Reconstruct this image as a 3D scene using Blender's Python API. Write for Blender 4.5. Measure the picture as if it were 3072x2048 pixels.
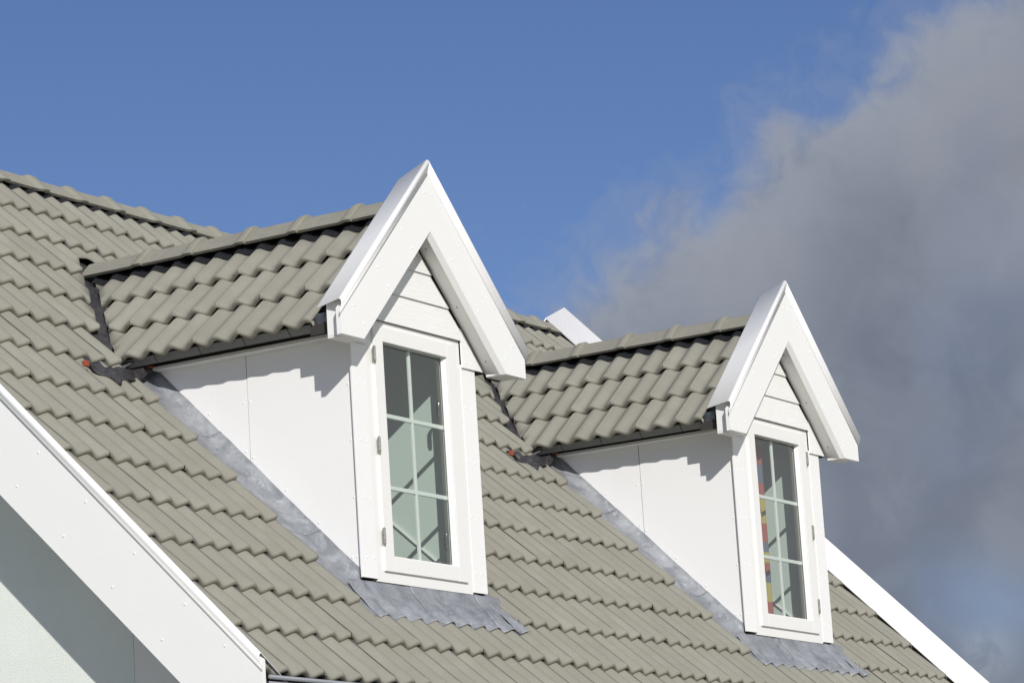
import bpy, bmesh, math, random
from mathutils import Vector, Matrix, noise as mnoise

for o in list(bpy.data.objects):
    bpy.data.objects.remove(o)
scene = bpy.context.scene
col = scene.collection
rnd = random.Random(7)
S = math.sqrt(0.5)

# ------------------------------------------------------------------ camera
CAM = Vector((-14.7222, -9.3928, -2.2734))
YAW, PITCH, ROLL = 1.0328, 0.2002, -0.0636
FPX = 10092.0
fwd = Vector((math.sin(YAW)*math.cos(PITCH), math.cos(YAW)*math.cos(PITCH), math.sin(PITCH)))
rgt0 = Vector((math.cos(YAW), -math.sin(YAW), 0))
up0 = rgt0.cross(fwd)
rgt = rgt0*math.cos(ROLL) + up0*math.sin(ROLL)
upv = -rgt0*math.sin(ROLL) + up0*math.cos(ROLL)
cam_data = bpy.data.cameras.new('camera')
cam_data.sensor_width = 36.0
cam_data.lens = FPX/3072.0*36.0
cam_data.clip_start = 0.1
cam_data.clip_end = 6000
cam = bpy.data.objects.new('camera', cam_data)
col.objects.link(cam)
cam.matrix_world = Matrix(((rgt.x, upv.x, -fwd.x, CAM.x), (rgt.y, upv.y, -fwd.y, CAM.y),
                           (rgt.z, upv.z, -fwd.z, CAM.z), (0, 0, 0, 1)))
scene.camera = cam

# ------------------------------------------------------------------ sun, sky, exposure
LIGHT = Vector((0.62, 0.645, -0.452)).normalized()          # the way sunlight travels
SUN_EL = math.asin(-LIGHT.z)
SUN_AZ = math.atan2(-LIGHT.x, -LIGHT.y)
sun_data = bpy.data.lights.new('sun', 'SUN')
sun_data.energy = 3.5
sun_data.angle = math.radians(0.53)
sun_data.color = (1.0, 0.965, 0.915)
sun = bpy.data.objects.new('sun', sun_data)
col.objects.link(sun)
sun.rotation_euler = LIGHT.to_track_quat('-Z', 'Y').to_euler()
sun.location = (-20, -20, 20)

world = bpy.data.worlds.new('World')
scene.world = world
world.use_nodes = True


class NT:
    """Small helper to write node graphs."""
    def __init__(self, tree):
        self.t = tree
        tree.nodes.clear()

    def n(self, kind, **kw):
        nd = self.t.nodes.new(kind)
        for k, v in kw.items():
            setattr(nd, k, v)
        return nd

    def link(self, a, b):
        self.t.links.new(a, b)

    def put(self, sock, v):
        if hasattr(v, 'is_output'):
            self.link(v, sock)
        else:
            if sock.type == 'RGBA' and len(v) == 3:
                v = (*v, 1)
            sock.default_value = v

    def math(self, op, a, b=0.0, c=0.0, clamp=False):
        nd = self.n('ShaderNodeMath', operation=op, use_clamp=clamp)
        self.put(nd.inputs[0], a)
        self.put(nd.inputs[1], b)
        self.put(nd.inputs[2], c)
        return nd.outputs[0]

    def vmath(self, op, a, b=(0, 0, 0)):
        nd = self.n('ShaderNodeVectorMath', operation=op)
        self.put(nd.inputs[0], a)
        self.put(nd.inputs[1], b)
        return nd.outputs['Value'] if op in ('DOT_PRODUCT', 'LENGTH', 'DISTANCE') else nd.outputs['Vector']

    def ramp(self, v, a, b, lo=0.0, hi=1.0, smooth=True):
        nd = self.n('ShaderNodeMapRange', interpolation_type='SMOOTHSTEP' if smooth else 'LINEAR')
        nd.clamp = True
        self.put(nd.inputs['Value'], v)
        self.put(nd.inputs['From Min'], a)
        self.put(nd.inputs['From Max'], b)
        self.put(nd.inputs['To Min'], lo)
        self.put(nd.inputs['To Max'], hi)
        return nd.outputs['Result']

    def noise(self, vec, scale, detail=4, rough=0.55, dist=0.0, out='Fac'):
        nd = self.n('ShaderNodeTexNoise')
        if vec is not None:
            self.link(vec, nd.inputs['Vector'])
        nd.inputs['Scale'].default_value = scale
        nd.inputs['Detail'].default_value = detail
        nd.inputs['Roughness'].default_value = rough
        nd.inputs['Distortion'].default_value = dist
        return nd.outputs[out]

    def mix(self, f, a, b, mode='MIX'):
        nd = self.n('ShaderNodeMix', data_type='RGBA', blend_type=mode)
        self.put(nd.inputs['Factor'], f)
        self.put(nd.inputs['A'], a)
        self.put(nd.inputs['B'], b)
        return nd.outputs['Result']


g = NT(world.node_tree)
out = g.n('ShaderNodeOutputWorld')
bg = g.n('ShaderNodeBackground')
g.link(bg.outputs[0], out.inputs[0])
sky = g.n('ShaderNodeTexSky', sky_type='NISHITA')
sky.sun_disc = False
sky.sun_elevation = SUN_EL
sky.sun_rotation = SUN_AZ
sky.altitude = 0
sky.air_density = 1.0
sky.dust_density = 0.2
sky.ozone_density = 4.0
tc = g.n('ShaderNodeTexCoord')
d = tc.outputs['Generated']
# the bank of cloud lies in the sky right of and below a slanting line (fixed sky directions)
SKYK = (0.535, 0.535, 0.665)
CLOUD_D, CLOUD_L, CLOUD_R, CLOUD_FILL = (1.52, 1.74, 2.24), (2.28, 2.46, 2.90), (2.85, 3.08, 3.62), (5.6, 5.7, 5.9)
cu = g.vmath('DOT_PRODUCT', d, tuple(rgt))
cv = g.vmath('DOT_PRODUCT', d, tuple(upv))
cw = g.vmath('DOT_PRODUCT', d, tuple(fwd))
side = g.math('ADD', g.math('ADD', g.math('MULTIPLY', cu, 0.602), g.math('MULTIPLY', cv, -0.80)), 0.0046)


def lobe(px, py, rad, amp):
    """A billow (or bay) of the bank round one direction of the sky."""
    c = (fwd + rgt*((px-1536)/FPX) - upv*((py-1024)/FPX)).normalized()
    dist = g.vmath('DISTANCE', d, tuple(c))
    return g.math('MULTIPLY', g.ramp(dist, 0.0, rad, 1.0, 0.0), amp)


for L in ((1990, 590, 0.016, 0.009), (2130, 640, 0.013, -0.008), (2320, 380, 0.020, 0.010), (2500, 300, 0.016, -0.007),
          (1720, 720, 0.014, 0.006), (2800, 100, 0.022, 0.006), (3000, 60, 0.020, 0.002)):
    side = g.math('ADD', side, lobe(*L))
n1 = g.noise(d, 30.0, 3, 0.5, 0.3)
n2 = g.noise(d, 80.0, 8, 0.60, 0.35)
edge = g.math('ADD', side, g.math('MULTIPLY', g.math('SUBTRACT', n1, 0.5), 0.018))
edge = g.math('ADD', edge, g.math('MULTIPLY', g.math('SUBTRACT', n2, 0.5), 0.026))
veil = g.math('MULTIPLY', g.ramp(g.math('ADD', edge, g.math('MULTIPLY', g.math('SUBTRACT', n2, 0.5), 0.05)), -0.018, 0.006), 0.22)
dens = g.math('MAXIMUM', g.ramp(edge, -0.004, 0.018), veil)
n5 = g.noise(d, 17.0, 4, 0.5, 0.4)
dens = g.math('MULTIPLY', dens, g.ramp(n5, 0.30, 0.52, 0.90, 0.99))
# a break low on the right, with a small bright puff below it
gap = g.math('ADD', lobe(2870, 1790, 0.026, 0.30), lobe(3050, 1850, 0.022, 0.22))
dens = g.math('MULTIPLY', dens, g.math('SUBTRACT', 1.0, g.math('MULTIPLY', gap, g.ramp(n1, 0.30, 0.55, 0.5, 1.0)), clamp=True))
puff = g.math('MULTIPLY', lobe(2950, 1960, 0.014, 1.0), g.ramp(n2, 0.34, 0.55, 0.2, 1.0))
dens = g.math('MAXIMUM', dens, g.math('MULTIPLY', puff, 0.9))
# elsewhere, out of view: broken cloud added for more, whiter ambient light
far = g.ramp(cw, 0.93, 0.80)
fill_cloud = g.ramp(g.noise(d, 3.2, 6, 0.55, 0.3), 0.44, 0.60)
dens = g.math('MAXIMUM', dens, g.math('MULTIPLY', far, g.math('MULTIPLY', fill_cloud, 0.9)))
blue = g.mix(1.0, sky.outputs[0], SKYK, 'MULTIPLY')
lum = g.ramp(g.noise(d, 15.0, 2.5, 0.45, 0.2), 0.36, 0.68)
lum = g.math('MULTIPLY', lum, g.ramp(cv, -0.08, 0.05, 0.50, 1.0))
ccol = g.mix(lum, CLOUD_D, CLOUD_L)
billow = g.ramp(g.noise(d, 42.0, 6, 0.55, 0.5), 0.40, 0.68)
ccol = g.mix(g.math('MULTIPLY', billow, 0.22), ccol, CLOUD_R)
rim = g.math('MULTIPLY', g.ramp(edge, 0.002, 0.055, 1.0, 0.0), g.ramp(n2, 0.30, 0.60, 0.55, 1.0))
rim = g.math('MAXIMUM', rim, puff)
ccol = g.mix(rim, ccol, CLOUD_R)
ccol = g.mix(far, ccol, CLOUD_FILL)
final = g.mix(dens, blue, ccol)
g.link(final, bg.inputs['Color'])
bg.inputs['Strength'].default_value = 0.10

vs = scene.view_settings
vs.view_transform = 'Standard'
vs.look = 'None'
vs.exposure = 0.17
vs.gamma = 1.0
vs.use_curve_mapping = False

# ------------------------------------------------------------------ materials
MATS = {}


def bsdf_mat(name):
    m = bpy.data.materials.new(name)
    m.use_nodes = True
    g = NT(m.node_tree)
    o = g.n('ShaderNodeOutputMaterial')
    b = g.n('ShaderNodeBsdfPrincipled')
    g.link(b.outputs[0], o.inputs[0])
    MATS[name] = m
    return m, g, b


def bump(g, b, h, strength, dist):
    nd = g.n('ShaderNodeBump')
    nd.inputs['Strength'].default_value = strength
    nd.inputs['Distance'].default_value = dist
    g.link(h, nd.inputs['Height'])
    g.link(nd.outputs[0], b.inputs['Normal'])


def obj_coord(g):
    return g.n('ShaderNodeTexCoord').outputs['Object']


def world_coord(g):
    return g.n('ShaderNodeNewGeometry').outputs['Position']


def painted(name, c, rough=0.42, var=0.05, bscale=35, bstr=0.12, dirt=(0.55, 0.53, 0.46), dirtamt=0.10):
    m, g, b = bsdf_mat(name)
    p = world_coord(g)
    n = g.noise(p, 6.0, 5, 0.6)
    n2 = g.noise(p, 48.0, 4, 0.6)
    f = g.math('MULTIPLY', g.ramp(n, 0.35, 0.8), var)
    cc = g.mix(f, c, tuple(x*0.8 for x in c))
    f2 = g.math('MULTIPLY', g.ramp(n2, 0.55, 0.85), dirtamt)
    cc = g.mix(f2, cc, dirt)
    g.put(b.inputs['Base Color'], cc)
    g.put(b.inputs['Roughness'], g.ramp(n2, 0.2, 0.8, rough-0.06, rough+0.1))
    bump(g, b, g.noise(p, bscale, 4, 0.6), bstr, 0.004)
    return m


painted('white_panel', (0.84, 0.836, 0.822), 0.5)
painted('white_board', (0.82, 0.82, 0.80), 0.5)
painted('white_wood', (0.80, 0.795, 0.765), 0.42, bscale=20)
painted('white_metal', (0.825, 0.825, 0.82), 0.48, bscale=8, bstr=0.10)
painted('soffit_white', (0.76, 0.75, 0.72), 0.55)
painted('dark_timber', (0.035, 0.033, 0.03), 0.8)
painted('room_white', (0.60, 0.645, 0.605), 0.8)
painted('plate_grey', (0.21, 0.21, 0.20), 0.75, var=0.3)
painted('orange_plastic', (0.30, 0.062, 0.026), 0.6)
painted('gutter_metal', (0.22, 0.235, 0.26), 0.4)

# lapped cement boards with a pressed wood grain
m, g, b = bsdf_mat('siding')
p = world_coord(g)
mp = g.n('ShaderNodeMapping')
mp.inputs['Scale'].default_value = (2.0, 2.0, 22)
g.link(p, mp.inputs['Vector'])
wv = g.noise(mp.outputs[0], 3.4, 3, 0.5, 1.6)
g.put(b.inputs['Base Color'], g.mix(g.ramp(wv, 0.3, 0.7, 0, 0.12), (0.815, 0.815, 0.79), (0.6, 0.6, 0.57)))
b.inputs['Roughness'].default_value = 0.5
bump(g, b, g.ramp(wv, 0.3, 0.7), 0.30, 0.003)

# concrete tile
m, g, b = bsdf_mat('tile')
p = obj_coord(g)
oi = g.n('ShaderNodeObjectInfo')
wp = world_coord(g)
rv = oi.outputs['Random']
base = g.mix(g.ramp(g.noise(wp, 5.0, 5, 0.6), 0.3, 0.75), (0.250, 0.242, 0.202), (0.296, 0.287, 0.244))
base = g.mix(g.ramp(rv, 0, 1, 0.0, 0.40, False), base, (0.214, 0.208, 0.174))
gr = g.noise(wp, 330.0, 2, 0.7)
base = g.mix(g.ramp(gr, 0.30, 0.75, 0.0, 0.38), base, (0.19, 0.18, 0.145))
base = g.mix(g.ramp(g.noise(wp, 210.0, 2, 0.6), 0.66, 0.78, 0.0, 0.5), base, (0.47, 0.455, 0.40))
# algae and dirt on the butt end, uneven
sep = g.n('ShaderNodeSeparateXYZ')
g.link(p, sep.inputs[0])
dn = g.math('MULTIPLY', g.math('SUBTRACT', g.noise(wp, 60.0, 4, 0.6), 0.5), 0.022)
low = g.ramp(g.math('ADD', sep.outputs['Y'], dn), 0.0, 0.008, 1.0, 0.0)
base = g.mix(g.math('MULTIPLY', low, 0.24), base, (0.125, 0.108, 0.068))
# scuffs and streaks running down the tile
mp = g.n('ShaderNodeMapping')
mp.inputs['Scale'].default_value = (60, 5, 5)
g.link(p, mp.inputs['Vector'])
st = g.noise(mp.outputs[0], 1.5, 4, 0.6)
base = g.mix(g.ramp(st, 0.58, 0.80, 0.0, 0.28), base, (0.235, 0.222, 0.175))
spots = g.noise(wp, 26.0, 3, 0.5)
base = g.mix(g.ramp(spots, 0.70, 0.80, 0.0, 0.35), base, (0.20, 0.195, 0.17))
g.put(b.inputs['Base Color'], base)
b.inputs['Roughness'].default_value = 0.82
b.inputs['Specular IOR Level'].default_value = 0.35
bump(g, b, g.math('ADD', gr, g.math('MULTIPLY', g.noise(wp, 70, 4, 0.6), 1.2)), 0.35, 0.0022)

# ridge tiles: the same concrete, rubbed smoother
m, g, b = bsdf_mat('ridge_concrete')
wp = world_coord(g)
oi = g.n('ShaderNodeObjectInfo')
base = g.mix(g.ramp(g.noise(wp, 14.0, 5, 0.6), 0.3, 0.75), (0.250, 0.242, 0.198), (0.292, 0.284, 0.236))
base = g.mix(g.ramp(oi.outputs['Random'], 0, 1, 0, 0.25, False), base, (0.24, 0.232, 0.19))
gr = g.noise(wp, 330.0, 2, 0.7)
base = g.mix(g.ramp(gr, 0.30, 0.75, 0.0, 0.35), base, (0.19, 0.18, 0.145))
g.put(b.inputs['Base Color'], base)
b.inputs['Roughness'].default_value = 0.78
bump(g, b, gr, 0.3, 0.002)

# lead
m, g, b = bsdf_mat('lead')
wp = world_coord(g)
n = g.noise(wp, 7.0, 6, 0.62, 0.6)
n2 = g.noise(wp, 40.0, 5, 0.65, 1.0)
base = g.mix(g.ramp(n, 0.33, 0.66), (0.195, 0.207, 0.228), (0.325, 0.340, 0.362))
base = g.mix(g.ramp(n2, 0.54, 0.74, 0.0, 0.7), base, (0.46, 0.48, 0.505))
base = g.mix(g.ramp(g.noise(wp, 16, 5, 0.6), 0.56, 0.75, 0, 0.55), base, (0.150, 0.155, 0.172))
g.put(b.inputs['Base Color'], base)
g.put(b.inputs['Metallic'], 0.25)
g.put(b.inputs['Roughness'], g.ramp(n2, 0.3, 0.7, 0.40, 0.62))
bump(g, b, g.math('ADD', g.math('MULTIPLY', n, 1.0), g.math('MULTIPLY', n2, 0.35)), 0.45, 0.012)

m, g, b = bsdf_mat('dark_shaded_lead')  # valley shade put into the lead's colour; also the dark foil at its foot
wp = world_coord(g)
n2 = g.noise(wp, 30.0, 5, 0.65, 1.0)
g.put(b.inputs['Base Color'], g.mix(g.ramp(n2, 0.35, 0.7), (0.055, 0.052, 0.056), (0.115, 0.11, 0.115)))
b.inputs['Metallic'].default_value = 0.5
b.inputs['Roughness'].default_value = 0.38
bump(g, b, n2, 0.7, 0.012)

# black pleated ridge roll
m, g, b = bsdf_mat('ridge_roll')
p = obj_coord(g)
sep = g.n('ShaderNodeSeparateXYZ')
g.link(p, sep.inputs[0])
pl = g.math('SINE', g.math('MULTIPLY', sep.outputs['X'], 480.0))
g.put(b.inputs['Base Color'], g.mix(g.ramp(pl, -1, 1), (0.008, 0.009, 0.011), (0.018, 0.020, 0.025)))
b.inputs['Roughness'].default_value = 0.6
bump(g, b, pl, 0.8, 0.004)

# stucco
m, g, b = bsdf_mat('stucco')
wp = world_coord(g)
n = g.noise(wp, 130, 4, 0.65)
g.put(b.inputs['Base Color'], g.mix(g.ramp(g.noise(wp, 3, 5, 0.6), 0.3, 0.7), (0.715, 0.755, 0.70), (0.76, 0.795, 0.745)))
b.inputs['Roughness'].default_value = 0.92
bump(g, b, n, 0.55, 0.005)

m, g, b = bsdf_mat('steel')
g.put(b.inputs['Base Color'], g.mix(g.ramp(g.noise(world_coord(g), 60, 3), 0.3, 0.7), (0.30, 0.29, 0.26), (0.42, 0.41, 0.37)))
b.inputs['Metallic'].default_value = 0.8
b.inputs['Roughness'].default_value = 0.42

m, g, b = bsdf_mat('chrome')
g.put(b.inputs['Base Color'], g.mix(g.ramp(g.noise(world_coord(g), 30, 3), 0.3, 0.7), (0.10, 0.10, 0.10), (0.16, 0.16, 0.155)))
b.inputs['Metallic'].default_value = 0.9
b.inputs['Roughness'].default_value = 0.16

# glass: a thin tinted pane, clear to light, with a mirror sheen that grows at grazing angles
m = bpy.data.materials.new('glass')
m.use_nodes = True
MATS['glass'] = m
g = NT(m.node_tree)
o = g.n('ShaderNodeOutputMaterial')
tr = g.n('ShaderNodeBsdfTransparent')
tr.inputs[0].default_value = (0.85, 0.915, 0.885, 1)
gl = g.n('ShaderNodeBsdfGlossy')
gl.inputs['Roughness'].default_value = 0.015
geo = g.n('ShaderNodeNewGeometry')
base_r = g.n('ShaderNodeMath', operation='ADD')
base_r.inputs[1].default_value = 0.10
bm_ = g.n('ShaderNodeBump')
bm_.inputs['Strength'].default_value = 0.04
bm_.inputs['Distance'].default_value = 0.01
g.link(g.noise(world_coord(g), 2.5, 2, 0.5), bm_.inputs['Height'])
g.link(bm_.outputs[0], gl.inputs['Normal'])
mx = g.n('ShaderNodeMixShader')
g.link(g.math('MULTIPLY', g.math('POWER', g.math('SUBTRACT', 1.0, g.math('ABSOLUTE', g.vmath('DOT_PRODUCT', geo.outputs['Normal'], geo.outputs['Incoming']))), 4.0), 0.8, clamp=True), base_r.inputs[0])
g.link(base_r.outputs[0], mx.inputs[0])
g.link(tr.outputs[0], mx.inputs[1])
g.link(gl.outputs[0], mx.inputs[2])
g.link(mx.outputs[0], o.inputs[0])

# curtain: woven bands
m, g, b = bsdf_mat('curtain')
sep = g.n('ShaderNodeSeparateXYZ')
g.link(obj_coord(g), sep.inputs[0])
cr = g.n('ShaderNodeValToRGB')
cr.color_ramp.interpolation = 'CONSTANT'
RED, YEL, BLU = (0.34, 0.085, 0.075), (0.42, 0.32, 0.10), (0.12, 0.13, 0.19)
bands = [(0.0, BLU), (0.12, RED), (0.24, YEL), (0.36, BLU), (0.42, RED), (0.49, YEL), (0.555, BLU), (0.62, RED), (0.74, YEL), (0.90, RED)]
el = cr.color_ramp.elements
el[0].position, el[0].color = 0.0, (*bands[0][1], 1)
el[1].position, el[1].color = bands[1][0], (*bands[1][1], 1)
for pos, c in bands[2:]:
    e = el.new(pos)
    e.color = (*c, 1)
g.link(g.math('FRACT', sep.outputs['Z']), cr.inputs[0])
g.put(b.inputs['Base Color'], cr.outputs[0])
b.inputs['Roughness'].default_value = 0.9

m, g, b = bsdf_mat('ground')
wp = world_coord(g)
gn = g.noise(wp, 0.35, 5, 0.6)
c1 = g.mix(g.ramp(g.noise(wp, 3.0, 5, 0.7), 0.3, 0.7), (0.33, 0.315, 0.28), (0.45, 0.43, 0.39))
c2 = g.mix(g.ramp(g.noise(wp, 6.0, 5, 0.7), 0.3, 0.7), (0.05, 0.075, 0.025), (0.09, 0.12, 0.045))
g.put(b.inputs['Base Color'], g.mix(g.ramp(gn, 0.50, 0.56), c1, c2))
b.inputs['Roughness'].default_value = 0.95
bump(g, b, g.noise(wp, 25, 5, 0.7), 0.6, 0.03)


# ------------------------------------------------------------------ mesh helpers
def make_mesh(name, verts, faces, smooth=False, bevel=0.0, merge=False):
    me = bpy.data.meshes.new(name)
    me.from_pydata([tuple(v) for v in verts], [], faces)
    bm = bmesh.new()
    bm.from_mesh(me)
    if merge:
        bmesh.ops.remove_doubles(bm, verts=bm.verts, dist=1e-5)
    bmesh.ops.recalc_face_normals(bm, faces=bm.faces)
    if bevel:
        bmesh.ops.bevel(bm, geom=[e for e in bm.edges if e.calc_face_angle(0) > 0.3], offset=bevel, segments=2,
                        profile=0.6, affect='EDGES', clamp_overlap=True)
    bm.to_mesh(me)
    bm.free()
    if smooth:
        for pl in me.polygons:
            pl.use_smooth = True
    return me


def add(name, me, mat, parent=None, mtx=None):
    ob = bpy.data.objects.new(name, me)
    col.objects.link(ob)
    if mat and not me.materials:
        me.materials.append(MATS[mat])
    if parent:
        ob.parent = parent
    if mtx is not None:
        ob.matrix_local = mtx
    return ob


def empty(name, loc=(0, 0, 0), parent=None):
    ob = bpy.data.objects.new(name, None)
    col.objects.link(ob)
    ob.location = loc
    ob.empty_display_size = 0.2
    if parent:
        ob.parent = parent
    return ob


def box_vf(x0, x1, y0, y1, z0, z1):
    v = [(x0, y0, z0), (x1, y0, z0), (x1, y1, z0), (x0, y1, z0), (x0, y0, z1), (x1, y0, z1), (x1, y1, z1), (x0, y1, z1)]
    f = [(0, 3, 2, 1), (4, 5, 6, 7), (0, 1, 5, 4), (1, 2, 6, 5), (2, 3, 7, 6), (3, 0, 4, 7)]
    return v, f


def boxes(name, bl, mat, parent, bevel=0.002):
    V, F = [], []
    for bx in bl:
        v, f = box_vf(*bx)
        k = len(V)
        V += v
        F += [tuple(i+k for i in q) for q in f]
    return add(name, make_mesh(name, V, F, bevel=bevel), mat, parent)


def prism(name, poly, axis, a, b, mat, parent, bevel=0.0015, b_off=None):
    """Extrude a 2-D polygon. axis 'x': poly is (y,z); 'y': poly is (x,z); 'z': poly is (x,y)."""
    n = len(poly)
    V = []
    for i, t in enumerate((a, b)):
        for j, (p0, p1) in enumerate(poly):
            if i == 1 and b_off:
                p0, p1 = b_off[j]
            V.append({'x': (t, p0, p1), 'y': (p0, t, p1), 'z': (p0, p1, t)}[axis])
    F = [tuple(range(n)), tuple(range(2*n-1, n-1, -1))]
    F += [(i, (i+1) % n, n+(i+1) % n, n+i) for i in range(n)]
    return add(name, make_mesh(name, V, F, bevel=bevel), mat, parent)


def sheet(name, grid, mat, parent, thick=0.0, smooth=True):
    """grid: rows of points."""
    R, Cn = len(grid), len(grid[0])
    V = [p for row in grid for p in row]
    F = [(r*Cn+c, r*Cn+c+1, (r+1)*Cn+c+1, (r+1)*Cn+c) for r in range(R-1) for c in range(Cn-1)]
    me = bpy.data.meshes.new(name)
    me.from_pydata([tuple(v) for v in V], [], F)
    if smooth:
        for pl in me.polygons:
            pl.use_smooth = True
    ob = add(name, me, mat, parent)
    if thick:
        md = ob.modifiers.new('thickness', 'SOLIDIFY')
        md.thickness = thick
        md.offset = 0
    return ob


def rivet_mesh():
    V, F = [], []
    n = 8
    prof = [(0.0060, 0.0), (0.0054, 0.0018), (0.0034, 0.0030)]
    for r, h in prof:
        for i in range(n):
            a = 2*math.pi*i/n
            V.append((r*math.cos(a), r*math.sin(a), h))
    V.append((0, 0, 0.0036))
    for k in range(2):
        for i in range(n):
            F.append((k*n+i, k*n+(i+1) % n, (k+1)*n+(i+1) % n, (k+1)*n+i))
    for i in range(n):
        F.append((2*n+i, 2*n+(i+1) % n, 3*n))
    return make_mesh('rivet', V, F, smooth=True)


RIVET = rivet_mesh()
RIVET.materials.append(MATS['white_board'])
SCREW = RIVET.copy()
SCREW.materials.clear()
SCREW.materials.append(MATS['steel'])


def frame(o, ex, ey, ez):
    return Matrix(((ex[0], ey[0], ez[0], o[0]), (ex[1], ey[1], ez[1], o[1]), (ex[2], ey[2], ez[2], o[2]), (0, 0, 0, 1)))


def rivet(p, nrm, parent, name='rivet', me=None):
    q = Vector(nrm).to_track_quat('Z', 'Y').to_matrix().to_4x4()
    q.translation = Vector(p)
    add(name, me or RIVET, None, parent, q)


# ------------------------------------------------------------------ the roof tile
TW, TT, TA = 0.30, 0.031, 0.031          # width, butt height, wave height (crest to valley)
GA, GD = 0.3373, 0.336                   # exposed length on the main roof, on the dormers


def wave(u):
    c = math.cos(2*math.pi*u/0.15)
    return TA*0.5*c - TA*0.5      # 0 at crest


def tile_data(width, gauge, length):
    """x across, y up the slope, z off the slope; z = 0 is the foot of the butt at the crest."""
    tilt = TT/gauge
    r = 0.0175
    path = [(length, TT-tilt*length), (gauge*0.55, TT-tilt*gauge*0.55), (0.045, TT-tilt*0.045), (r+0.003, TT-0.0012)]
    for a in (18, 36, 54, 72, 90):
        t = math.radians(a)
        path.append((r*(1-math.sin(t)), TT-0.0014-r*(1-math.cos(t))))
    path += [(0.0003, 0.008), (0.0015, 0.0), (0.0015, 0.0), (0.10, -0.009)]
    NP = len(path)
    NU = 24
    V, F = [], []
    for j, (y, z) in enumerate(path):
        for i in range(NU+1):
            u = 0.3*i/NU
            uu = 0.0009 + (width-0.0018)*i/NU
            zz = z
            if j >= NP-4 and i <= 1:
                zz += (0.006, 0.013, 0.013, 0.016)[j-NP+4]      # open notch at the side lap
            if j >= NP-4 and i == NU:
                zz += (0.002, 0.005, 0.005, 0.008)[j-NP+4]
            if i == 0 and j < 9:
                zz -= 0.0012
            V.append((uu, y, zz + wave(u)))
    n = NU+1
    for j in range(len(path)-1):
        if j == NP-3:
            continue
        for i in range(NU):
            F.append((j*n+i, (j+1)*n+i, (j+1)*n+i+1, j*n+i+1))
    # side skirts so that the laps have depth
    for i in (0, NU):
        k = len(V)
        for j in range(4):
            x, y, z = V[j*n+i]
            V.append((x, y, z-0.020))
        for j in range(3):
            F.append((j*n+i, (j+1)*n+i, k+j+1, k+j))
    return V, F


def tile_mesh(name, width, gauge, length):
    V, F = tile_data(width, gauge, length)
    me = bpy.data.meshes.new(name)
    me.from_pydata(V, [], F)
    for pl in me.polygons:
        pl.use_smooth = True
    me.materials.append(MATS['tile'])
    return me


def cut_mesh(me, planes, mtx):
    """Copy of a tile cut away on the positive side of each world-space plane (point, normal)."""
    bm = bmesh.new()
    bm.from_mesh(me)
    inv = mtx.inverted()
    for co, no in planes:
        c = inv @ Vector(co)
        n = (inv.to_3x3() @ Vector(no)).normalized()
        # a cut edge gets a little depth: cut, then drop a skirt from the fresh edge
        res = bmesh.ops.bisect_plane(bm, geom=list(bm.verts)+list(bm.edges)+list(bm.faces), plane_co=c, plane_no=n,
                                     clear_outer=True, dist=1e-5)
        ed = [e for e in res['geom_cut'] if isinstance(e, bmesh.types.BMEdge)]
        if ed:
            ex = bmesh.ops.extrude_edge_only(bm, edges=ed)
            for v in [q for q in ex['geom'] if isinstance(q, bmesh.types.BMVert)]:
                v.co.z -= 0.016
    if not bm.faces:
        bm.free()
        return None
    m2 = bpy.data.meshes.new('tile_cut')
    bm.to_mesh(m2)
    bm.free()
    for pl in m2.polygons:
        pl.use_smooth = True
    m2.materials.append(MATS['tile'])
    return m2


TILE_MAIN = tile_mesh('tile_main', TW, GA, 0.40)
DW = 0.287
TILE_DORM = tile_mesh('tile_dormer', DW, GD, 0.37)


def project(p):
    dd = Vector(p)-CAM
    z = dd.dot(fwd)
    return 1536+FPX*dd.dot(rgt)/z, 1024-FPX*dd.dot(upv)/z


# ridge tile: x along the ridge, collar at the high-x end, z = 0 at the crown
def ridge_mesh(name, length, leg=0.128):
    prof = []
    ang = 0.92                                   # sides run at about 43 degrees
    rr = 0.055
    n = 6
    a_end = math.atan(ang)
    for i in range(-n, n+1):
        a = a_end*i/n
        prof.append((rr*math.sin(a), -rr*(1-math.cos(a))))
    ex, ez = prof[-1]
    dx = leg-ex
    prof.append((ex+dx*0.5, ez-dx*0.5*ang))
    prof.append((leg, ez-dx*ang))
    prof = [(-x, z) for x, z in prof[:n:-1]][0:0] + prof
    left = [(-x, z) for x, z in reversed(prof[-2:])]
    prof = left + prof
    stations = [(0.0, 0.0), (length-0.080, 0.000), (length-0.062, 0.004), (length-0.048, 0.012), (length-0.036, 0.017),
                (length+0.006, 0.019), (length+0.012, 0.015)]
    V, F = [], []
    m = len(prof)
    for (x, grow) in stations:
        for (w, h) in prof:
            k = 1+grow/0.09
            V.append((x, w*k, h*k+grow*1.0))
    for j in range(len(stations)-1):
        for i in range(m-1):
            F.append((j*m+i, j*m+i+1, (j+1)*m+i+1, (j+1)*m+i))
    # underside
    k0 = len(V)
    for (x, grow) in stations:
        for (w, h) in prof:
            k = 1+(grow-0.004)/0.09
            V.append((x, w*0.93*k, h*k+grow-0.015))
    for j in range(len(stations)-1):
        for i in range(m-1):
            F.append((k0+j*m+i, k0+(j+1)*m+i, k0+(j+1)*m+i+1, k0+j*m+i+1))
    last = (len(stations)-1)*m
    for base in (0, last):
        for i in range(m-1):
            F.append((base+i, base+i+1, k0+base+i+1, k0+base+i))
    for i in (0, m-1):
        for j in range(len(stations)-1):
            F.append((j*m+i, (j+1)*m+i, k0+(j+1)*m+i, k0+j*m+i))
    me = make_mesh(name, V, F, smooth=False)
    for pl in me.polygons:
        pl.use_smooth = True
    try:
        me.set_sharp_from_angle(angle=math.radians(50))
    except Exception:
        pass
    me.materials.append(MATS['ridge_concrete'])
    return me


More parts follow.
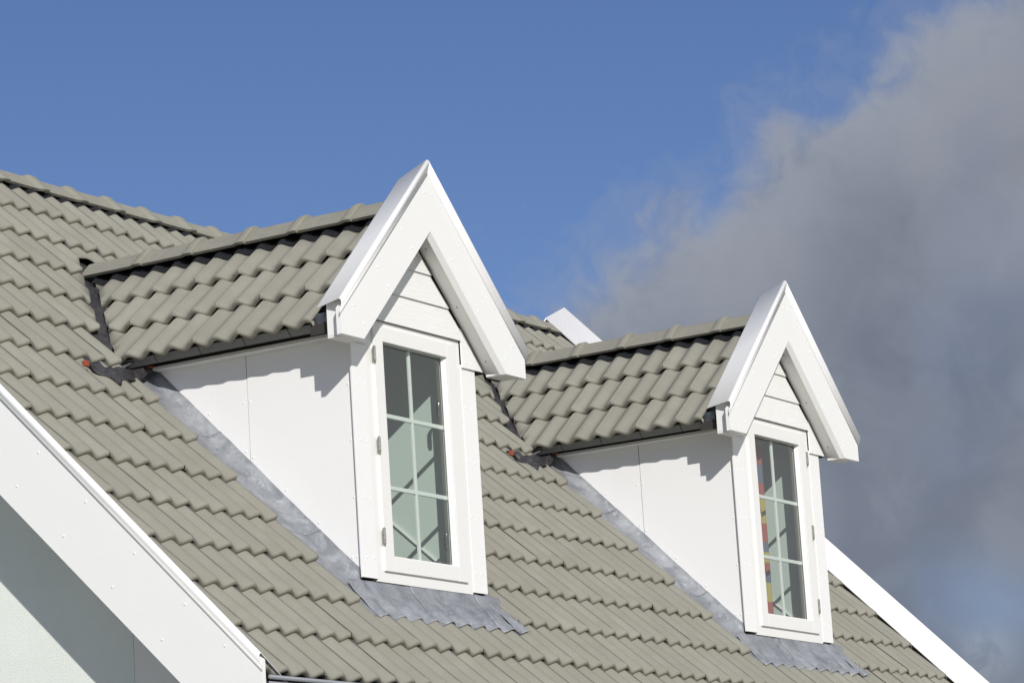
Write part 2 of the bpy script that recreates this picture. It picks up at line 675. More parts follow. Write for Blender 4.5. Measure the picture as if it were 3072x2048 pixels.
# ------------------------------------------------------------------ the ground
gr_ob = add('ground', make_mesh('ground', [(-2500, -2500, -3.9), (2500, -2500, -3.9), (2500, 2500, -3.9), (-2500, 2500, -3.9)],
                                [(0, 1, 2, 3)]), 'ground')
gr_ob['kind'] = 'structure'

# ------------------------------------------------------------------ the house
house = empty('house', (2.1, 2.82, -3.9))
house['label'] = 'white and pale green house with grey tiled pitched roof and two gabled dormers'
house['category'] = 'house'
HI = Matrix.Translation(-house.location)


def hpart(ob):
    """Built in world coordinates: hang it on the house without moving it."""
    ob.parent = house
    ob.matrix_parent_inverse = HI
    return ob


YR, ZR = 2.82, 2.777                     # ridge line of the notch plane
OFF0 = 0.0427                            # notch plane: z = y - OFF0
XL, XR_ = -2.184, 6.366
DX = (0.0, 4.2)                          # dormer centres


def roof_pt(x, y, off=0.0):
    """Point on the main slope; off is measured square to the slope."""
    return Vector((x, y-off*S, y-OFF0+off*S))


roof = hpart(add('main_roof', bpy.data.meshes.new('main_roof'), None))
roof.matrix_parent_inverse = HI
# sheathing under the tiles, open where the dormers stand
V, F = [], []


def quad(a, b_, c, dd):
    k = len(V)
    V.extend([a, b_, c, dd])
    F.append((k, k+1, k+2, k+3))


def slope_quad(x0, x1, y0, y1, off=-0.055):
    quad(roof_pt(x0, y0, off), roof_pt(x1, y0, off), roof_pt(x1, y1, off), roof_pt(x0, y1, off))


xs_ = [-2.5]
for c in DX:
    slope_quad(xs_[-1], c-0.56, -0.66, 2.80)
    slope_quad(c-0.56, c+0.56, -0.66, 0.0)
    slope_quad(c-0.56, c+0.56, 1.30, 2.80)
    xs_.append(c+0.56)
slope_quad(xs_[-1], 6.5, -0.66, 2.80)
yb = 2*YR
quad((-2.5, YR, ZR-0.03), (6.5, YR, ZR-0.03), (6.5, yb+0.6, -0.70), (-2.5, yb+0.6, -0.70))     # far slope
me = make_mesh('main_roof', V, F)
me.materials.append(MATS['dark_timber'])
roof.data = me


def under_dormer(x, y):
    for c in DX:
        xx = x-c
        if -0.834 < xx < 0.666 and -0.13 < y < 2.237-abs(xx):
            return c
    return None


EX, EY, EZ = Vector((1, 0, 0)), Vector((0, S, S)), Vector((0, -S, S))
cand = []
for k in range(-1, 13):
    yk = -0.359+0.2385*k
    for c in range(-1, 29):
        x0 = XL+0.3*c
        jit = Matrix.Rotation(rnd.gauss(0, 0.0022), 4, 'Z') @ Matrix.Rotation(rnd.gauss(0, 0.0018), 4, 'X') @ Matrix.Rotation(rnd.gauss(0, 0.002), 4, 'Y')
        o = roof_pt(x0+rnd.gauss(0, 0.0006), yk+rnd.gauss(0, 0.0014), rnd.gauss(0, 0.0007))
        mt = frame(o, EX, EY, EZ) @ jit
        planes = []
        if x0+0.3 > XR_+0.01:
            planes.append(((XR_, 0, 0), (1, 0, 0)))
        if k == 12:
            planes.append(((0, YR-0.015, 0), (0, 1, 0)))
        skip = False
        for dc in DX:
            a, b_ = x0-dc, x0+0.3-dc
            if k < 1 or b_ <= -0.834+1e-4 or a >= 0.666-1e-4:
                continue
            ytop = yk+0.2385
            mid = (a+b_)/2
            xin = min(abs(a), abs(b_)) if a*b_ > 0 else 0.0      # nearest to the dormer centre line
            xout = max(abs(a), abs(b_))
            if yk > 2.237-xin:
                continue                                         # clear above the valley
            if ytop < 2.237-xout and -0.834 < a and b_ < 0.666:
                skip = True
                break
            if abs(mid) < 0.15 and ytop < 2.237:
                skip = True
                break
            if mid < 0:
                if a < -0.834 < b_ and yk < 2.237-0.834-0.02:
                    planes.append(((dc-0.834, 0, 0), (1, 0, 0)))
                else:
                    planes.append(((dc, 2.237, 0), (1, -1, 0)))
            else:
                if a < 0.666 < b_ and yk < 2.237-0.666-0.02:
                    planes.append(((dc+0.666, 0, 0), (-1, 0, 0)))
                else:
                    planes.append(((dc, 2.237, 0), (-1, -1, 0)))
        if skip:
            continue
        me = TILE_MAIN
        if planes:
            me = cut_mesh(TILE_MAIN, planes, mt)
            if me is None:
                continue
        pts = [project(mt @ Vector(q)) for q in ((0, 0, 0), (0.3, 0, 0), (0.3, GA, 0), (0, GA, 0))]
        inside = any(-30 < px < 3102 and -30 < py < 2078 for px, py in pts)
        area = abs(sum(pts[i][0]*pts[(i+1) % 4][1]-pts[(i+1) % 4][0]*pts[i][1] for i in range(4)))/2
        # how far a dormer hides it from the camera
        hid = False
        mid_p = mt @ Vector((0.15, 0.1, 0.03))
        ray = mid_p-CAM
        for dc in DX:
            t = (dc+0.3-CAM.x)/ray.x
            q = CAM+ray*t
            if t < 0.999 and 0.05 < q.y < 1.9 and q.z > q.y+0.05 and q.z < 1.95:
                hid = True
        cand.append((0 if (inside and not hid) else 1, -area, me, mt))
cand.sort(key=lambda q: (q[0], q[1]))
NVIS = sum(1 for q in cand if q[0] == 0)
for q in cand[:min(300, NVIS)]:
    add('tile', q[2], None, roof, q[3])
rest = cand[min(300, NVIS):]
if rest:
    V, F = [], []
    for q in rest:
        k = len(V)
        V += [q[3] @ v.co for v in q[2].vertices]
        F += [tuple(i+k for i in pl.vertices) for pl in q[2].polygons]
    me = bpy.data.meshes.new('tile_rest')
    me.from_pydata([tuple(v) for v in V], [], F)
    for pl in me.polygons:
        pl.use_smooth = True
    me.materials.append(MATS['tile'])
    ob = add('further_tiles', me, None, roof)
    ob['kind'] = 'stuff'
print('TILES main', len(cand), 'in view', NVIS)

# ridge tiles along the main ridge, collars towards the far gable
RP = 0.358
RM = ridge_mesh('ridge_tile', RP)
x = 0.325-RP*7
while x < 6.10:
    mt = frame((x, YR, 2.778+rnd.gauss(0, 0.001)), (1, 0, 0), (0, 1, 0), (0, 0, 1)) @ Matrix.Rotation(rnd.gauss(0, 0.004), 4, 'Z') @ Matrix.Rotation(rnd.gauss(0, 0.003), 4, 'Y')
    add('ridge_tile', RM, None, roof, mt)
    x += RP


def roll(name, parent, mt, length, w0, w1, gauge, phase, yrow, width):
    """Pleated strip lying on the waves under the ridge tiles. Local x along the ridge, y up the slope, z off it."""
    grid = []
    nx = int(length/0.0115)
    tilt = TT/gauge
    for j in range(5):
        w = w0+(w1-w0)*j/4
        row = []
        for i in range(nx+1):
            xx = length*i/nx
            u = ((xx+phase)*0.3/width)
            row.append((xx, w, TT-tilt*(w-yrow)+wave(u)+0.005+0.0012*(i % 2)+0.002*j*0.5))
        grid.append(row)
    ob = sheet(name, grid, 'ridge_roll', parent, smooth=False)
    ob.matrix_local = mt
    return ob


# main ridge roll: rows measured up the slope from the foot of the last course
y12 = -0.359+0.2385*12
lr = (YR-y12)/S
roll('ridge_roll', roof, frame(roof_pt(-2.4, y12), EX, EY, EZ), 8.75, lr-0.190, lr-0.06, GA, -2.4-XL, 0.0, 0.3)

# --- walls
hpart(prism('gable_wall', [(0.215, -3.9), (5.4, -3.9), (5.4, 0.12), (2.82, 2.68), (0.215, 0.08)], 'x', -2.24, -1.95, 'stucco', None, 0))
hpart(prism('gable_wall', [(0.24, -3.9), (5.4, -3.9), (5.4, 0.12), (2.82, 2.68), (0.24, 0.10)], 'x', 5.95, 6.2, 'stucco', None, 0))
hpart(boxes('front_wall', [(-1.95, 5.95, 0.24, 0.48, -3.9, -0.75)], 'stucco', None, 0))
hpart(boxes('back_wall', [(-1.95, 5.95, 5.16, 5.4, -3.9, -0.1)], 'stucco', None, 0))
# boxed eaves: end panel, soffit, fascia
hpart(prism('eave_end_panel', [(0.2148, -1.6), (0.2148, 0.04), (-0.66, -0.80), (-0.66, -1.0)], 'x', -2.237, -2.21, 'soffit_white', None))
hpart(boxes('eave_soffit', [(-2.209, 6.17, -0.655, 0.213, -0.87, -0.85)], 'soffit_white', None))
hpart(boxes('eave_fascia', [(-2.6, 6.6, -0.68, -0.662, -0.90, -0.735)], 'dark_timber', None))

# --- main barge boards and verge flashings
MS = 1.0


def main_barge(xf, sgn, label_rivets):
    if sgn > 0:
        def top_z(y):
            return y+0.188
    else:
        def top_z(y):
            return y+0.112
    poly = [(-0.783, top_z(-0.783)-0.028), (-0.783, -1.12)]
    poly += [(2.82, 2.82*0.99-0.352), (2*YR+0.783, -1.12), (2*YR+0.783, top_z(-0.783)-0.028), (YR, top_z(YR)-0.028)]
    # lower edge runs parallel to the slope
    poly[1] = (-0.783, -0.783*0.985-0.350)
    poly[3] = (2*YR+0.783, -0.783*0.985-0.350)
    poly[2] = (YR, YR*0.985-0.350)
    ob = hpart(prism('barge_board', poly, 'x', xf, xf+0.028*sgn, 'white_board', None, 0.0,
                     b_off=[(y, z-0.009 if i in (1, 2, 3) else z) for i, (y, z) in enumerate(poly)]))
    if label_rivets:
        for q in ((0.43, 0.474), (0.565, 0.334), (0.163, 0.206), (0.299, 0.064), (-0.106, -0.067), (0.027, -0.205),
                  (-0.378, -0.332), (-0.242, -0.476), (-0.589, -0.542), (-0.51, -0.74), (0.697, 0.742), (0.832, 0.602)):
            rivet((xf-0.0003, q[0], q[1]), (-1, 0, 0), ob)
    # flashing: profile in (x, n), swept along both slopes
    fk, fw = (1.0, 0.205) if sgn > 0 else (0.92, 0.275)
    prof = [(0.000, -0.056), (-0.001, -0.043), (-0.007, -0.034), (-0.015, -0.024), (-0.018, -0.014), (-0.015, -0.005), (-0.007, 0.0), (0.003, -0.001), (0.011, -0.0045), (fw-0.004, -0.089*fk), (fw, -0.0905*fk), (fw+0.003, -0.0905*fk-0.010)]
    K = math.hypot(1, MS)
    for run in (((-0.785, top_z(-0.785)), (0.9, top_z(0.9)), (YR, top_z(YR))), ((YR, top_z(YR)), (2*YR+0.785, top_z(-0.785)))):
        grid = []
        for (px, pn) in prof:
            grid.append([(xf-0.002*sgn+px*sgn, y, z+pn*K) for (y, z) in run])
        hpart(sheet('verge_flashing', grid, 'white_metal', None, 0.003, smooth=True))
    return ob


main_barge(-2.62, 1, True)
main_barge(6.53, -1, False)
# soffit boards under the verge, back to the wall
hpart(prism('verge_soffit', [(-0.70, -1.00), (YR, 2.46), (YR, 2.49), (-0.70, -0.97)], 'x', -2.59, -2.25, 'soffit_white', None, 0))

# --- eaves gutter
grid = []
for i in range(15):
    a = math.radians(180+180*i/14)
    if i == 0:
        continue
    grid.append([(xx, -0.735+0.062*math.cos(a), -0.705+0.062*math.sin(a)) for xx in (-2.585, 0, 3, 6.585)])
gut = hpart(sheet('roof_gutter', grid, 'gutter_metal', None, 0.002))
V, F = [], []
nn = 10
for xx in (-2.588, 6.588):
    for i in range(nn):
        a = 2*math.pi*i/nn
        V.append((xx, -0.800+0.010*math.cos(a), -0.700+0.010*math.sin(a)))
for i in range(nn):
    F.append((i, (i+1) % nn, nn+(i+1) % nn, nn+i))
F += [tuple(range(nn)), tuple(range(2*nn-1, nn-1, -1))]
lip = hpart(add('gutter_lip', make_mesh('gutter_lip', V, F, smooth=True), 'gutter_metal'))

# ------------------------------------------------------------------ the dormers
BM = 0.985                      # slope of the dormer barge boards
ZA = 2.267                      # crown of the barge flashing
D0 = 2.05                       # dormer notch plane: z = D0 - DS |x|
DS = 0.921
DC, DN = 1/math.hypot(1, DS), DS/math.hypot(1, DS)


def dpt(sx, xa, y, off=0.0):
    """Point on a dormer slope. xa = distance from the centre line."""
    return Vector((sx*(xa+off*DN), y, D0-DS*xa+off*DC))


RMD = ridge_mesh('dormer_ridge_tile', 0.3525, 0.122)
RMD_END = ridge_mesh('dormer_ridge_end', 0.43, 0.122)


def crumple(p, amp, sc):
    v = mnoise.noise_vector(Vector(p)*sc)
    return Vector(p)+v*amp


def lead_sheet(name, parent, fn, nu, nv, amp=0.0025, sc=14, mat='lead', thick=0.003):
    return sheet(name, [[crumple(fn(i/nu, j/nv), amp, sc) for i in range(nu+1)] for j in range(nv+1)], mat, parent, thick)


def row0_top(x, y):
    """Top surface (off) of course 0 of the main roof at y."""
    dist = (y+0.359)/S
    return TT-TT/GA*dist + wave(x-XL)


def build_dormer(cx, hinge_side, label):
    dm = empty('dormer', (cx, 0, 0))
    dm.parent = house
    dm.matrix_parent_inverse = HI
    dm['label'] = label

    # ---- cheeks: two panels a side, a dark joint between
    for sx in (-1, 1):
        xa, xb = sx*0.575, sx*0.565
        for (y0, y1) in ((0.014, 0.6785), (0.6835, 1.249)):
            pb = prism('cheek_panel', [(y0, y0+0.002), (y1, y1+0.002), (y1, 1.2515), (y0, 1.2515)], 'x', xa, xb, 'white_panel', dm, 0.0012)
        prism('cheek_frame', [(0.05, 0.0), (1.28, 1.23), (1.28, 1.30), (0.05, 1.30)], 'x', sx*0.5645, sx*0.545, 'dark_timber', dm, 0)
        for (y, z) in ((0.706, 1.004), (0.665, 1.004), (0.932, 0.977), (0.046, 1.006), (0.045, 0.711), (0.044, 0.416), (0.075, 0.11),
                       (0.046, 0.11), (0.706, 0.746), (0.663, 0.71), (0.465, 0.511), (0.27, 0.315)):
            rivet((xa, y, z), (sx, 0, 0), dm)
        # corner board and triangular filler under the rake
        boxes('corner_board', [tuple(sorted((sx*0.4605, sx*0.60)))+(0.0, 0.012, 0.0, 1.24)], 'white_panel', dm, 0.0012)
        t = [(sx*0.4625, 1.222), (sx*0.678, 1.222), (sx*0.4625, 1.4375)]
        prism('corner_filler', t, 'y', -0.012, -0.002, 'white_panel', dm, 0.001)
        for x in (0.488, 0.552):
            for z in (1.006, 0.711, 0.415, 0.106):
                rivet((sx*x, 0, z), (0, -1, 0), dm)
        for x in (0.49, 0.555):
            rivet((sx*x, -0.012, 1.252), (0, -1, 0), dm)
    for sx in (-1, 1):
        boxes('front_backing', [tuple(sorted((sx*0.46, sx*0.56)))+(0.016, 0.05, 0.0, 1.30)], 'dark_timber', dm, 0)

    # ---- window: frame, sash, bars, glass
    boxes('window_frame', [(-0.4585, -0.385, 0.004, 0.07, -0.012, 1.368), (0.385, 0.4585, 0.004, 0.07, -0.012, 1.368),
                           (-0.385, 0.385, 0.004, 0.07, -0.012, 0.060), (-0.385, 0.385, 0.004, 0.07, 1.322, 1.368)], 'white_wood', dm, 0.0015)
    fx, gx = 0.3985, 0.3114
    for sx in (-1, 1):
        boxes('sash_stile', [tuple(sorted((sx*gx, sx*fx)))+(-0.010, 0.045, 0.046, 1.336)], 'white_wood', dm, 0.0025)
    boxes('sash_rail', [(-gx, gx, -0.0098, 0.045, 0.0462, 0.1255)], 'white_wood', dm, 0.0025)
    boxes('sash_rail', [(-gx, gx, -0.0098, 0.045, 1.2572, 1.3358)], 'white_wood', dm, 0.0025)
    # bevelled beads round the glass
    for sx in (-1, 1):
        prism('glazing_bead', [(sx*gx, 0.0), (sx*(gx-0.014), 0.020), (sx*(gx-0.014), 0.026), (sx*gx, 0.026)], 'z', 0.1255, 1.2572, 'white_wood', dm, 0.0008)
    boxes('glazing_bead', [(-gx, gx, 0.012, 0.026, 0.1255, 0.1335)], 'white_wood', dm, 0.0008)
    sheet('glass_pane', [[(-gx, 0.028, 0.126), (gx, 0.028, 0.126)], [(-gx, 0.028, 1.257), (gx, 0.028, 1.257)]], 'glass', dm, smooth=False)
    boxes('glazing_bar', [(-0.0105, 0.0105, 0.0312, 0.045, 0.126, 1.257)], 'white_wood', dm, 0.003)
    for z in (0.878, 0.497):
        boxes('glazing_bar', [(-gx, gx, 0.0308, 0.0456, z-0.011, z+0.011)], 'white_wood', dm, 0.003)
    for z0, z1 in ((1.13, 1.223), (0.651, 0.746), (0.175, 0.27)):
        hx = -0.3995 if hinge_side < 0 else 0.408
        V, F = [], []
        n = 10
        cuts = [z0, z0+0.018, z0+0.0185, z0+0.036, z0+0.0365, z0+0.055, z0+0.0555, z0+0.073, z0+0.0735, z1-0.006, z1]
        for j, zz in enumerate(cuts):
            rr_ = 0.0085 if j not in (0, 10) else 0.005
            for i in range(n):
                a = 2*math.pi*i/n
                V.append((hx+rr_*math.cos(a), -0.012+rr_*math.sin(a), zz))
        for j in range(len(cuts)-1):
            for i in range(n):
                F.append((j*n+i, j*n+(i+1) % n, (j+1)*n+(i+1) % n, (j+1)*n+i))
        F += [tuple(range(n)), tuple(range(len(V)-1, len(V)-1-n, -1))]
        k = len(V)
        for b_ in ((hx-0.012, hx+0.014, -0.011, -0.007, z0+0.008, z1-0.01),):
            v, f = box_vf(*b_)
            V += v
            F += [tuple(i+k for i in q) for q in f]
        add('hinge', make_mesh('hinge', V, F, smooth=False), 'steel', dm)
    # casement handles on the room side of the free stile
    for zc in ((0.98, 0.27) if hinge_side < 0 else (0.62,)):
        hx = 0.30 if hinge_side < 0 else -0.335
        V, F = [], []
        n = 8
        pathp = [(hx+0.034, 0.048, zc+0.050), (hx+0.022, 0.056, zc+0.049), (hx+0.012, 0.062, zc+0.038), (hx+0.010, 0.064, zc+0.01), (hx+0.010, 0.064, zc-0.03), (hx+0.011, 0.061, zc-0.055)]
        rad = [0.016, 0.013, 0.011, 0.0105, 0.0105, 0.007]
        for (px, py, pz), rr_ in zip(pathp, rad):
            for i in range(n):
                a = 2*math.pi*i/n
                V.append((px+rr_*math.cos(a), py+rr_*math.sin(a), pz))
        for j in range(len(pathp)-1):
            for i in range(n):
                F.append((j*n+i, j*n+(i+1) % n, (j+1)*n+(i+1) % n, (j+1)*n+i))
        F += [tuple(range(n)), tuple(range(len(V)-1, len(V)-1-n, -1))]
        add('window_handle', make_mesh('window_handle', V, F, smooth=True), 'chrome', dm)

    # ---- room behind the window: lining on the cheeks, ceiling, back and floor
    x0, x1, y0, y1, z0, z1 = -0.475, 0.475, 0.071, 1.75, -0.75, 1.40
    V = [(x0, y0, z0), (x1, y0, z0), (x1, y1, z0), (x0, y1, z0), (x0, y0, z1), (x1, y0, z1), (x1, y1, z1), (x0, y1, z1)]
    F = [(0, 1, 2, 3), (4, 7, 6, 5), (1, 5, 6, 2), (2, 6, 7, 3), (3, 7, 4, 0)]
    # the front below and beside the window
    k = len(V)
    V += [(-0.38, y0, 0.05), (0.38, y0, 0.05), (0.38, y0, 1.33), (-0.38, y0, 1.33)]
    F += [(0, k, k+1, 1), (1, k+1, k+2, 5), (5, k+2, k+3, 4), (4, k+3, k, 0)]
    add('room_lining', make_mesh('room_lining', V, F), 'room_white', dm)
    prism('room_trim', [(0.15, 0.118), (0.60, 0.523), (0.60, 0.535), (0.15, 0.130)], 'x', 0.474, 0.462, 'white_wood', dm, 0.001)

    # ---- gable: lapped boards
    edges = [(1.3685, 1.540), (1.531, 1.702), (1.690, 1.895)]
    for i, (za, zb) in enumerate(edges):
        wa, wb = 1.893-za, max(1.893-zb, 0.004)
        if i == 0:
            wa, wb = 0.4585, 0.353
            poly = [(-wa, za), (wa, za), (wa, 1.434), (wb, zb), (-wb, zb), (-wa, 1.434)]
        else:
            poly = [(-wa, za), (wa, za), (wb, zb), (-wb, zb)]
        V = []
        n = len(poly)
        for layer in (0, 1):
            for (x, z) in poly:
                t = (z-za)/(zb-za)
                yf = -0.014+0.012*t
                V.append((x, yf+(0.010 if layer else 0), z))
        F = [tuple(range(n)), tuple(range(2*n-1, n-1, -1))] + [(q, (q+1) % n, n+(q+1) % n, n+q) for q in range(n)]
        add('siding_board', make_mesh('siding_board', V, F, bevel=0.001), 'siding', dm)
    prism('gable_backing', [(-0.70, 1.26), (0.70, 1.26), (0.0, 1.985)], 'y', 0.012, 0.04, 'dark_timber', dm, 0)

    # ---- barge boards with chamfered lower edge, soffits, end boxes
    for sx in (-1, 1):
        top = ZA-0.055
        f = [(0.0, 1.8771), (0.6913, 1.1954), (0.8963, 1.1954), (0.8963, top-0.8963*BM), (0.0, top)]
        bk = [(0.0, 1.8771-0.026), (0.6913-0.024, 1.1954-0.002), (0.8963, 1.1954-0.002), (0.8963, top-0.8963*BM), (0.0, top)]
        f = [(sx*x, z) for x, z in f]
        bk = [(sx*x, z) for x, z in bk]
        prism('barge_board', f, 'y', -0.147, -0.119, 'white_board', dm, 0, b_off=bk)
        for (x, z) in ((0.036, 2.082), (0.28, 1.838), (0.193, 1.753), (0.531, 1.596), (0.442, 1.509), (0.772, 1.360), (0.684, 1.273)):
            rivet((sx*x, -0.147, z), (0, -1, 0), dm)
        # sloping soffit from board to wall
        V = []
        for (y, c) in ((-0.1185, 1.868), (-0.004, 1.921)):
            V += [(0, y, c), (sx*(c-1.197), y, 1.197), (sx*(c-1.197), y, 1.222), (0, y, c+0.025)]
        F = [(0, 1, 5, 4), (3, 7, 6, 2), (0, 3, 2, 1), (4, 5, 6, 7), (1, 2, 6, 5), (0, 4, 7, 3)]
        add('rake_soffit', make_mesh('rake_soffit', V, F), 'soffit_white', dm)
        for (x, z) in ((0.087, 1.821), (0.363, 1.568), (0.625, 1.315)):
            cc = 1.868+(1.921-1.868)*(0.0585/0.1145)
            rivet((sx*x, -0.06, cc-x), (-sx*S, 0, -S), dm, 'screw', SCREW)
        # level return at the foot and the little end box
        boxes('return_soffit', [tuple(sorted((sx*0.672, sx*0.846)))+(-0.1185, -0.028, 1.1935, 1.2065)], 'soffit_white', dm, 0.001)
        prism('end_box', [(-0.1185, 1.207), (-0.028, 1.207), (-0.028, 1.372), (-0.1185, 1.385)], 'x', sx*0.846, sx*0.828, 'white_board', dm, 0.001)
        # folded metal over the top edge
        prof = [(-0.1485, -0.060), (-0.1500, -0.047), (-0.1550, -0.034), (-0.1620, -0.023), (-0.1640, -0.013), (-0.1610, -0.004),
                (-0.1530, 0.0), (-0.1450, -0.0008), (-0.1410, -0.002), (-0.05, -0.0285), (0.033, -0.0535), (0.037, -0.0545)]
        K = math.hypot(1, BM)
        xe = 0.9095
        grid = []
        for (py, pn) in prof:
            xq = xe-max(0.0, py+0.150)/0.187*0.067
            grid.append([(0, py, ZA+pn*K), (sx*0.45, py, ZA+pn*K-0.45*BM), (sx*xq, py, ZA+pn*K-xq*BM)])
        ob = sheet('barge_flashing', grid, 'white_metal', dm, 0.003, smooth=True)
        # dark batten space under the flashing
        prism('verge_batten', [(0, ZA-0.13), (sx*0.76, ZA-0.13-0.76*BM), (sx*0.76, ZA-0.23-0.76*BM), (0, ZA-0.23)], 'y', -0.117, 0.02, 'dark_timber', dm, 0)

    for sx in (-1, 1):  # added dark block that stops sun leaking between end box and tiles
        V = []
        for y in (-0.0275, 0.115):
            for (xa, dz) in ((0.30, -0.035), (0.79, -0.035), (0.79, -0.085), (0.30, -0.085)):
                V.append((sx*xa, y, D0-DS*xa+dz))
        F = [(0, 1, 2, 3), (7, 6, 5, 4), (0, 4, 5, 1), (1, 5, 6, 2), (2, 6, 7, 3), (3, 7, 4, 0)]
        add('verge_light_block', make_mesh('verge_light_block', V, F), 'dark_timber', dm)

    # ---- dormer roof: tiles on both slopes
    for sx in (-1, 1):
        ey = Vector((-sx*DC, 0, DN))
        ez = Vector((sx*DN, 0, DC))
        ex = ey.cross(ez)                       # along the ridge
        hidden = []
        for k in range(3):
            xa = 0.810-0.247*k
            for j in range(-1, 7):
                # joints at y = 0.325 + 0.287 j ; left slope tiles run towards -y
                ya = (0.268, 0.287, 0.310)[k]+DW*j
                ys = ya if sx < 0 else ya-DW
                o = dpt(sx, xa, ys+rnd.gauss(0, 0.0006), rnd.gauss(0, 0.0006))
                jit = Matrix.Rotation(rnd.gauss(0, 0.003), 4, 'Z') @ Matrix.Rotation(rnd.gauss(0, 0.0025), 4, 'X')
                mt = frame(o, ex, ey, ez) @ jit
                planes = []
                if ya-DW < 0.09:
                    planes.append(((0, 0.095, 0), (0, -1, 0)))
                if k == 2:
                    planes.append(((sx*0.045, 0, 0), (-sx, 0, 0)))
                # valley: keep y < 2.122 - |x|
                if ya > 2.10-xa-0.10:
                    planes.append(((0, 2.122, 0), (0.945*sx, 1, 0)))
                if ya-DW > 2.122-(xa-0.28):
                    continue
                wm = mt
                me = TILE_DORM
                if planes:
                    me = cut_mesh(TILE_DORM, planes, wm)
                    if me is None:
                        continue
                if sx < 0:
                    add('tile', me, None, dm, mt)
                else:
                    hidden.append((me, mt))
        if hidden:
            V, F = [], []
            for me, mt in hidden:
                k = len(V)
                V += [mt @ v.co for v in me.vertices]
                F += [tuple(i+k for i in pl.vertices) for pl in me.polygons]
            me = bpy.data.meshes.new('far_slope_tiles')
            me.from_pydata([tuple(v) for v in V], [], F)
            for pl in me.polygons:
                pl.use_smooth = True
            me.materials.append(MATS['tile'])
            ob = add('far_slope_tiles', me, None, dm)
            ob['kind'] = 'stuff'
        # sheathing
        V = [dpt(sx, 0.0, 0.12, -0.05), dpt(sx, 0.70, 0.12, -0.05), dpt(sx, 0.70, 1.38, -0.05), dpt(sx, 0.0, 2.08, -0.05)]
        add('roof_underlay', make_mesh('roof_underlay', V, [(0, 1, 2, 3)]), 'dark_timber', dm)
        roll('ridge_roll', dm, frame(dpt(sx, 0.810-0.494, 2.03 if sx < 0 else 0.0), ex, ey, ez), 2.0, 0.258, 0.38, GD,
             (0.310+6*DW-2.03) if sx < 0 else 0.0, 0.0, DW)
        # plates below the butts at the eaves, one to a tile
        for j in range(0, 5):
            ya, yb_ = 0.268+DW*j-0.003, 0.268+DW*(j-1)+0.003
            if j == 4:
                ya = 1.36
            yb_ = max(yb_, 0.10)
            V = []
            for th in (0.0, 0.010):
                for (yy, nn_) in ((yb_, -0.026), (ya, -0.026), (ya-(0.03 if j == 4 else 0), -0.076), (yb_, -0.076)):
                    base = dpt(sx, 0.810, yy, nn_)
                    V.append(base+ey*(0.022+th))
            F = [(0, 1, 2, 3), (7, 6, 5, 4), (0, 4, 5, 1), (1, 5, 6, 2), (2, 6, 7, 3), (3, 7, 4, 0)]
            add('eave_plate', make_mesh('eave_plate', V, F), 'plate_grey', dm)
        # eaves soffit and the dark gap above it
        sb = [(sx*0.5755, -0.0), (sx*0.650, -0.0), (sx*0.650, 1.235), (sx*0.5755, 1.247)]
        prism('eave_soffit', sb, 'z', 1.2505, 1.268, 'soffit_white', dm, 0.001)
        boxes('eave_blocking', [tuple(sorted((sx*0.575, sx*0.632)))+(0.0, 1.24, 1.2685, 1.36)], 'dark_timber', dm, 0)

    # ---- ridge tiles, collars towards the gable
    ys = [0.28+0.3525*i for i in range(0, 5)]
    for y in ys[:-1]:
        mt = frame((0, y+0.3525, 2.088+rnd.gauss(0, 0.0008)), (0, -1, 0), (1, 0, 0), (0, 0, 1)) @ Matrix.Rotation(rnd.gauss(0, 0.004), 4, 'Z') @ Matrix.Rotation(rnd.gauss(0, 0.003), 4, 'Y')
        add('ridge_tile', RMD, None, dm, mt)
    add('ridge_tile', RMD_END, None, dm, frame((0, ys[-1]+0.43, 2.088), (0, -1, 0), (1, 0, 0), (0, 0, 1)))
    add('ridge_tile', RMD, None, dm, frame((0, 0.28, 2.088), (0, -1, 0), (1, 0, 0), (0, 0, 1)))

    # ---- leadwork
    # apron in front of the sill, dressed over the tile waves, in three lapping sheets
    def apron(u0, u1, lift):
        def fn(a, t):
            x = u0+(u1-u0)*a
            y = 0.012-0.200*t
            yw = y
            top = 0.024
            wv = row0_top(x+cx, yw)+0.0045
            mean = TT-TT/GA*((yw+0.359)/S)+0.004
            k = min(1.0, max(0.0, (t-0.30)/0.62))
            k = k*k*(3-2*k)
            off = max(mean*(1-k)+wv*k, wv)
            h = max(0.0, 1-t/0.35)
            off = off+(0.030)*h*h+lift
            return Vector((x, y-off*S, y-OFF0+off*S))
        return fn
    for (u0, u1, lift) in ((-0.735, -0.165, 0.0), (-0.175, 0.46, 0.004), (0.45, 0.690, 0.008)):
        lead_sheet('lead_apron', dm, apron(u0, u1, lift), max(10, int((u1-u0)/0.0125)), 22, 0.003, 13)
    # side gutters up the cheeks
    for sx in (-1, 1):
        xo = 0.848 if sx < 0 else 0.69
        for i, (ya, yb_) in enumerate(((-0.16, 0.33), (0.30, 0.93), (0.90, 1.44))):
            def fn(a, t, ya=ya, yb_=yb_, i=i):
                xx = xo+(0.5765-xo)*a
                y = ya+(yb_-ya)*t+(-0.035*a if i < 3 else 0)
                rise = min(1.0, max(0.0, (y-0.01)/0.05))
                prof_ = (-0.018 if sx < 0 else 0.004) + rise*max(0.0, (a-0.72)/0.28)**2*0.058
                off = prof_-0.003*i+0.002
                return Vector((sx*xx, y-off*S, y-OFF0+off*S))
            lead_sheet('side_gutter', dm, fn, 18, 36, 0.0035, 9)
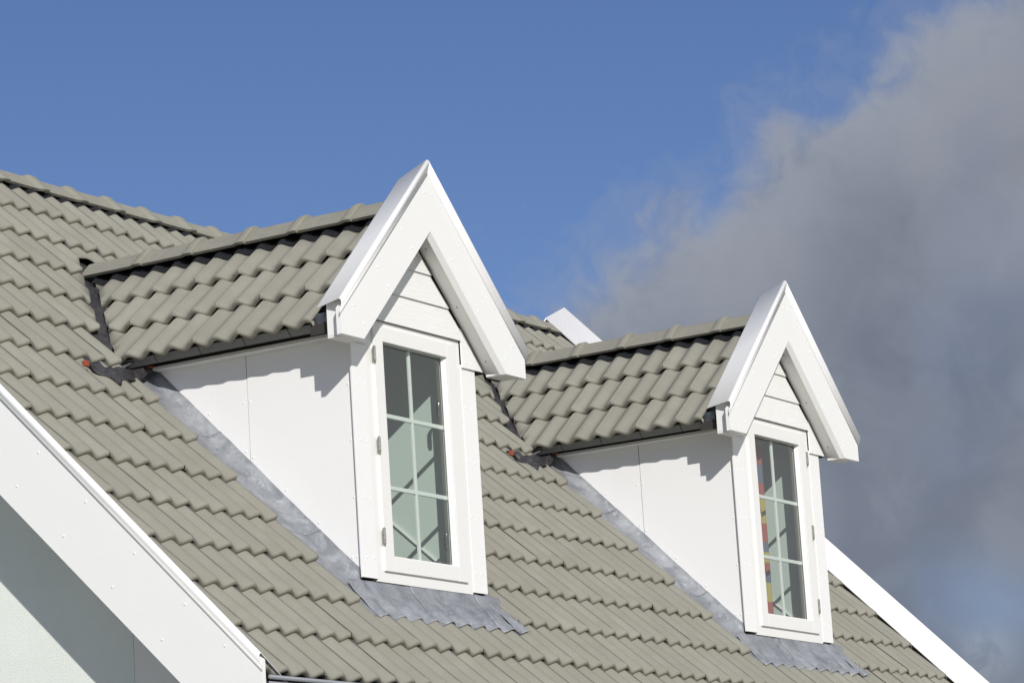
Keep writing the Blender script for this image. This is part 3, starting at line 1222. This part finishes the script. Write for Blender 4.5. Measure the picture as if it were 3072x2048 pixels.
        # valley
        def fv(a, t):
            # a across the valley, t up it
            xx = 0.84-0.70*t
            yv = 2.093-0.93*xx
            w = (a-0.5)*0.44
            if w < 0:         # on the main slope
                pt = roof_pt(sx*(xx-w*0.72), yv-w*0.72, -0.030)
            else:             # on the dormer slope
                pt = dpt(sx, xx-w*0.72 if xx-w*0.72 > 0 else 0, yv-w*0.72, -0.040)
            return pt
        lead_sheet('valley_gutter', dm, fv, 12, 30, 0.006, 17, 'dark_shaded_lead')
    # crumpled ends where valley and side gutter meet the tiles
    def fc(a, t):
        # runs from the tile edge past the valley to the end of the dormer soffit
        if a < 0.5:
            k = a/0.5
            p = roof_pt(-1.20+0.20*k, 1.285-0.040*k-0.120*t*(0.55+0.45*math.sin(k*3.1)), 0.016+0.008*math.sin(k*14+t*3))
        else:
            k = (a-0.5)/0.5
            p0 = roof_pt(-1.00, 1.245-0.120*t*0.6, 0.020)
            p1 = Vector((-0.665, 1.235, 1.250-0.022*(t-0.3)))
            p = p0.lerp(p1, k)
            p.z += 0.006*math.sin(k*9)-0.010*math.sin(k*math.pi)*t*2.0
        return p
    lead_sheet('valley_foot', dm, fc, 44, 8, 0.007, 30, 'dark_shaded_lead', 0.002)
    # small lead roll end beside the end box, and orange batten clips
    grid = []
    for i in range(9):
        a = math.radians(100+130*i/8)
        grid.append([(-0.745+0.038*math.cos(a), yy, 1.318+0.038*math.sin(a)) for yy in (0.015, 0.092)])
    sheet('gutter_end', grid, 'gutter_metal', dm, 0.002)
    for (p, e) in (((-1.245, 1.212, 1.205), (0.034, 0.02, 0.030)), ((-0.668, 1.235, 1.268), (0.022, 0.03, 0.012))):
        boxes('batten_clip', [(p[0]-e[0]/2, p[0]+e[0]/2, p[1]-e[1]/2, p[1]+e[1]/2, p[2]-e[2]/2, p[2]+e[2]/2)], 'orange_plastic', dm, 0.003)
    return dm


build_dormer(0.0, -1, 'nearer left dormer, its window hinged on the left')
build_dormer(4.2, 1, 'farther right dormer, its window hinged on the right with a striped curtain')

# ------------------------------------------------------------------ curtain in the right window
grid = []
for j in range(25):
    z = 0.02+1.30*j/24
    row = []
    for i in range(41):
        t = i/40
        x = -0.30+0.39*t
        y = 0.15+0.018*math.sin(t*34)+0.008*math.sin(t*13+1)
        row.append((x, y, z))
    grid.append(row)
cur = sheet('curtain', grid, 'curtain', None, 0.001)
cur.location = (4.2, 0, 0)
cur['label'] = 'red, yellow and blue striped curtain hanging inside the right dormer window'
cur['category'] = 'curtain'
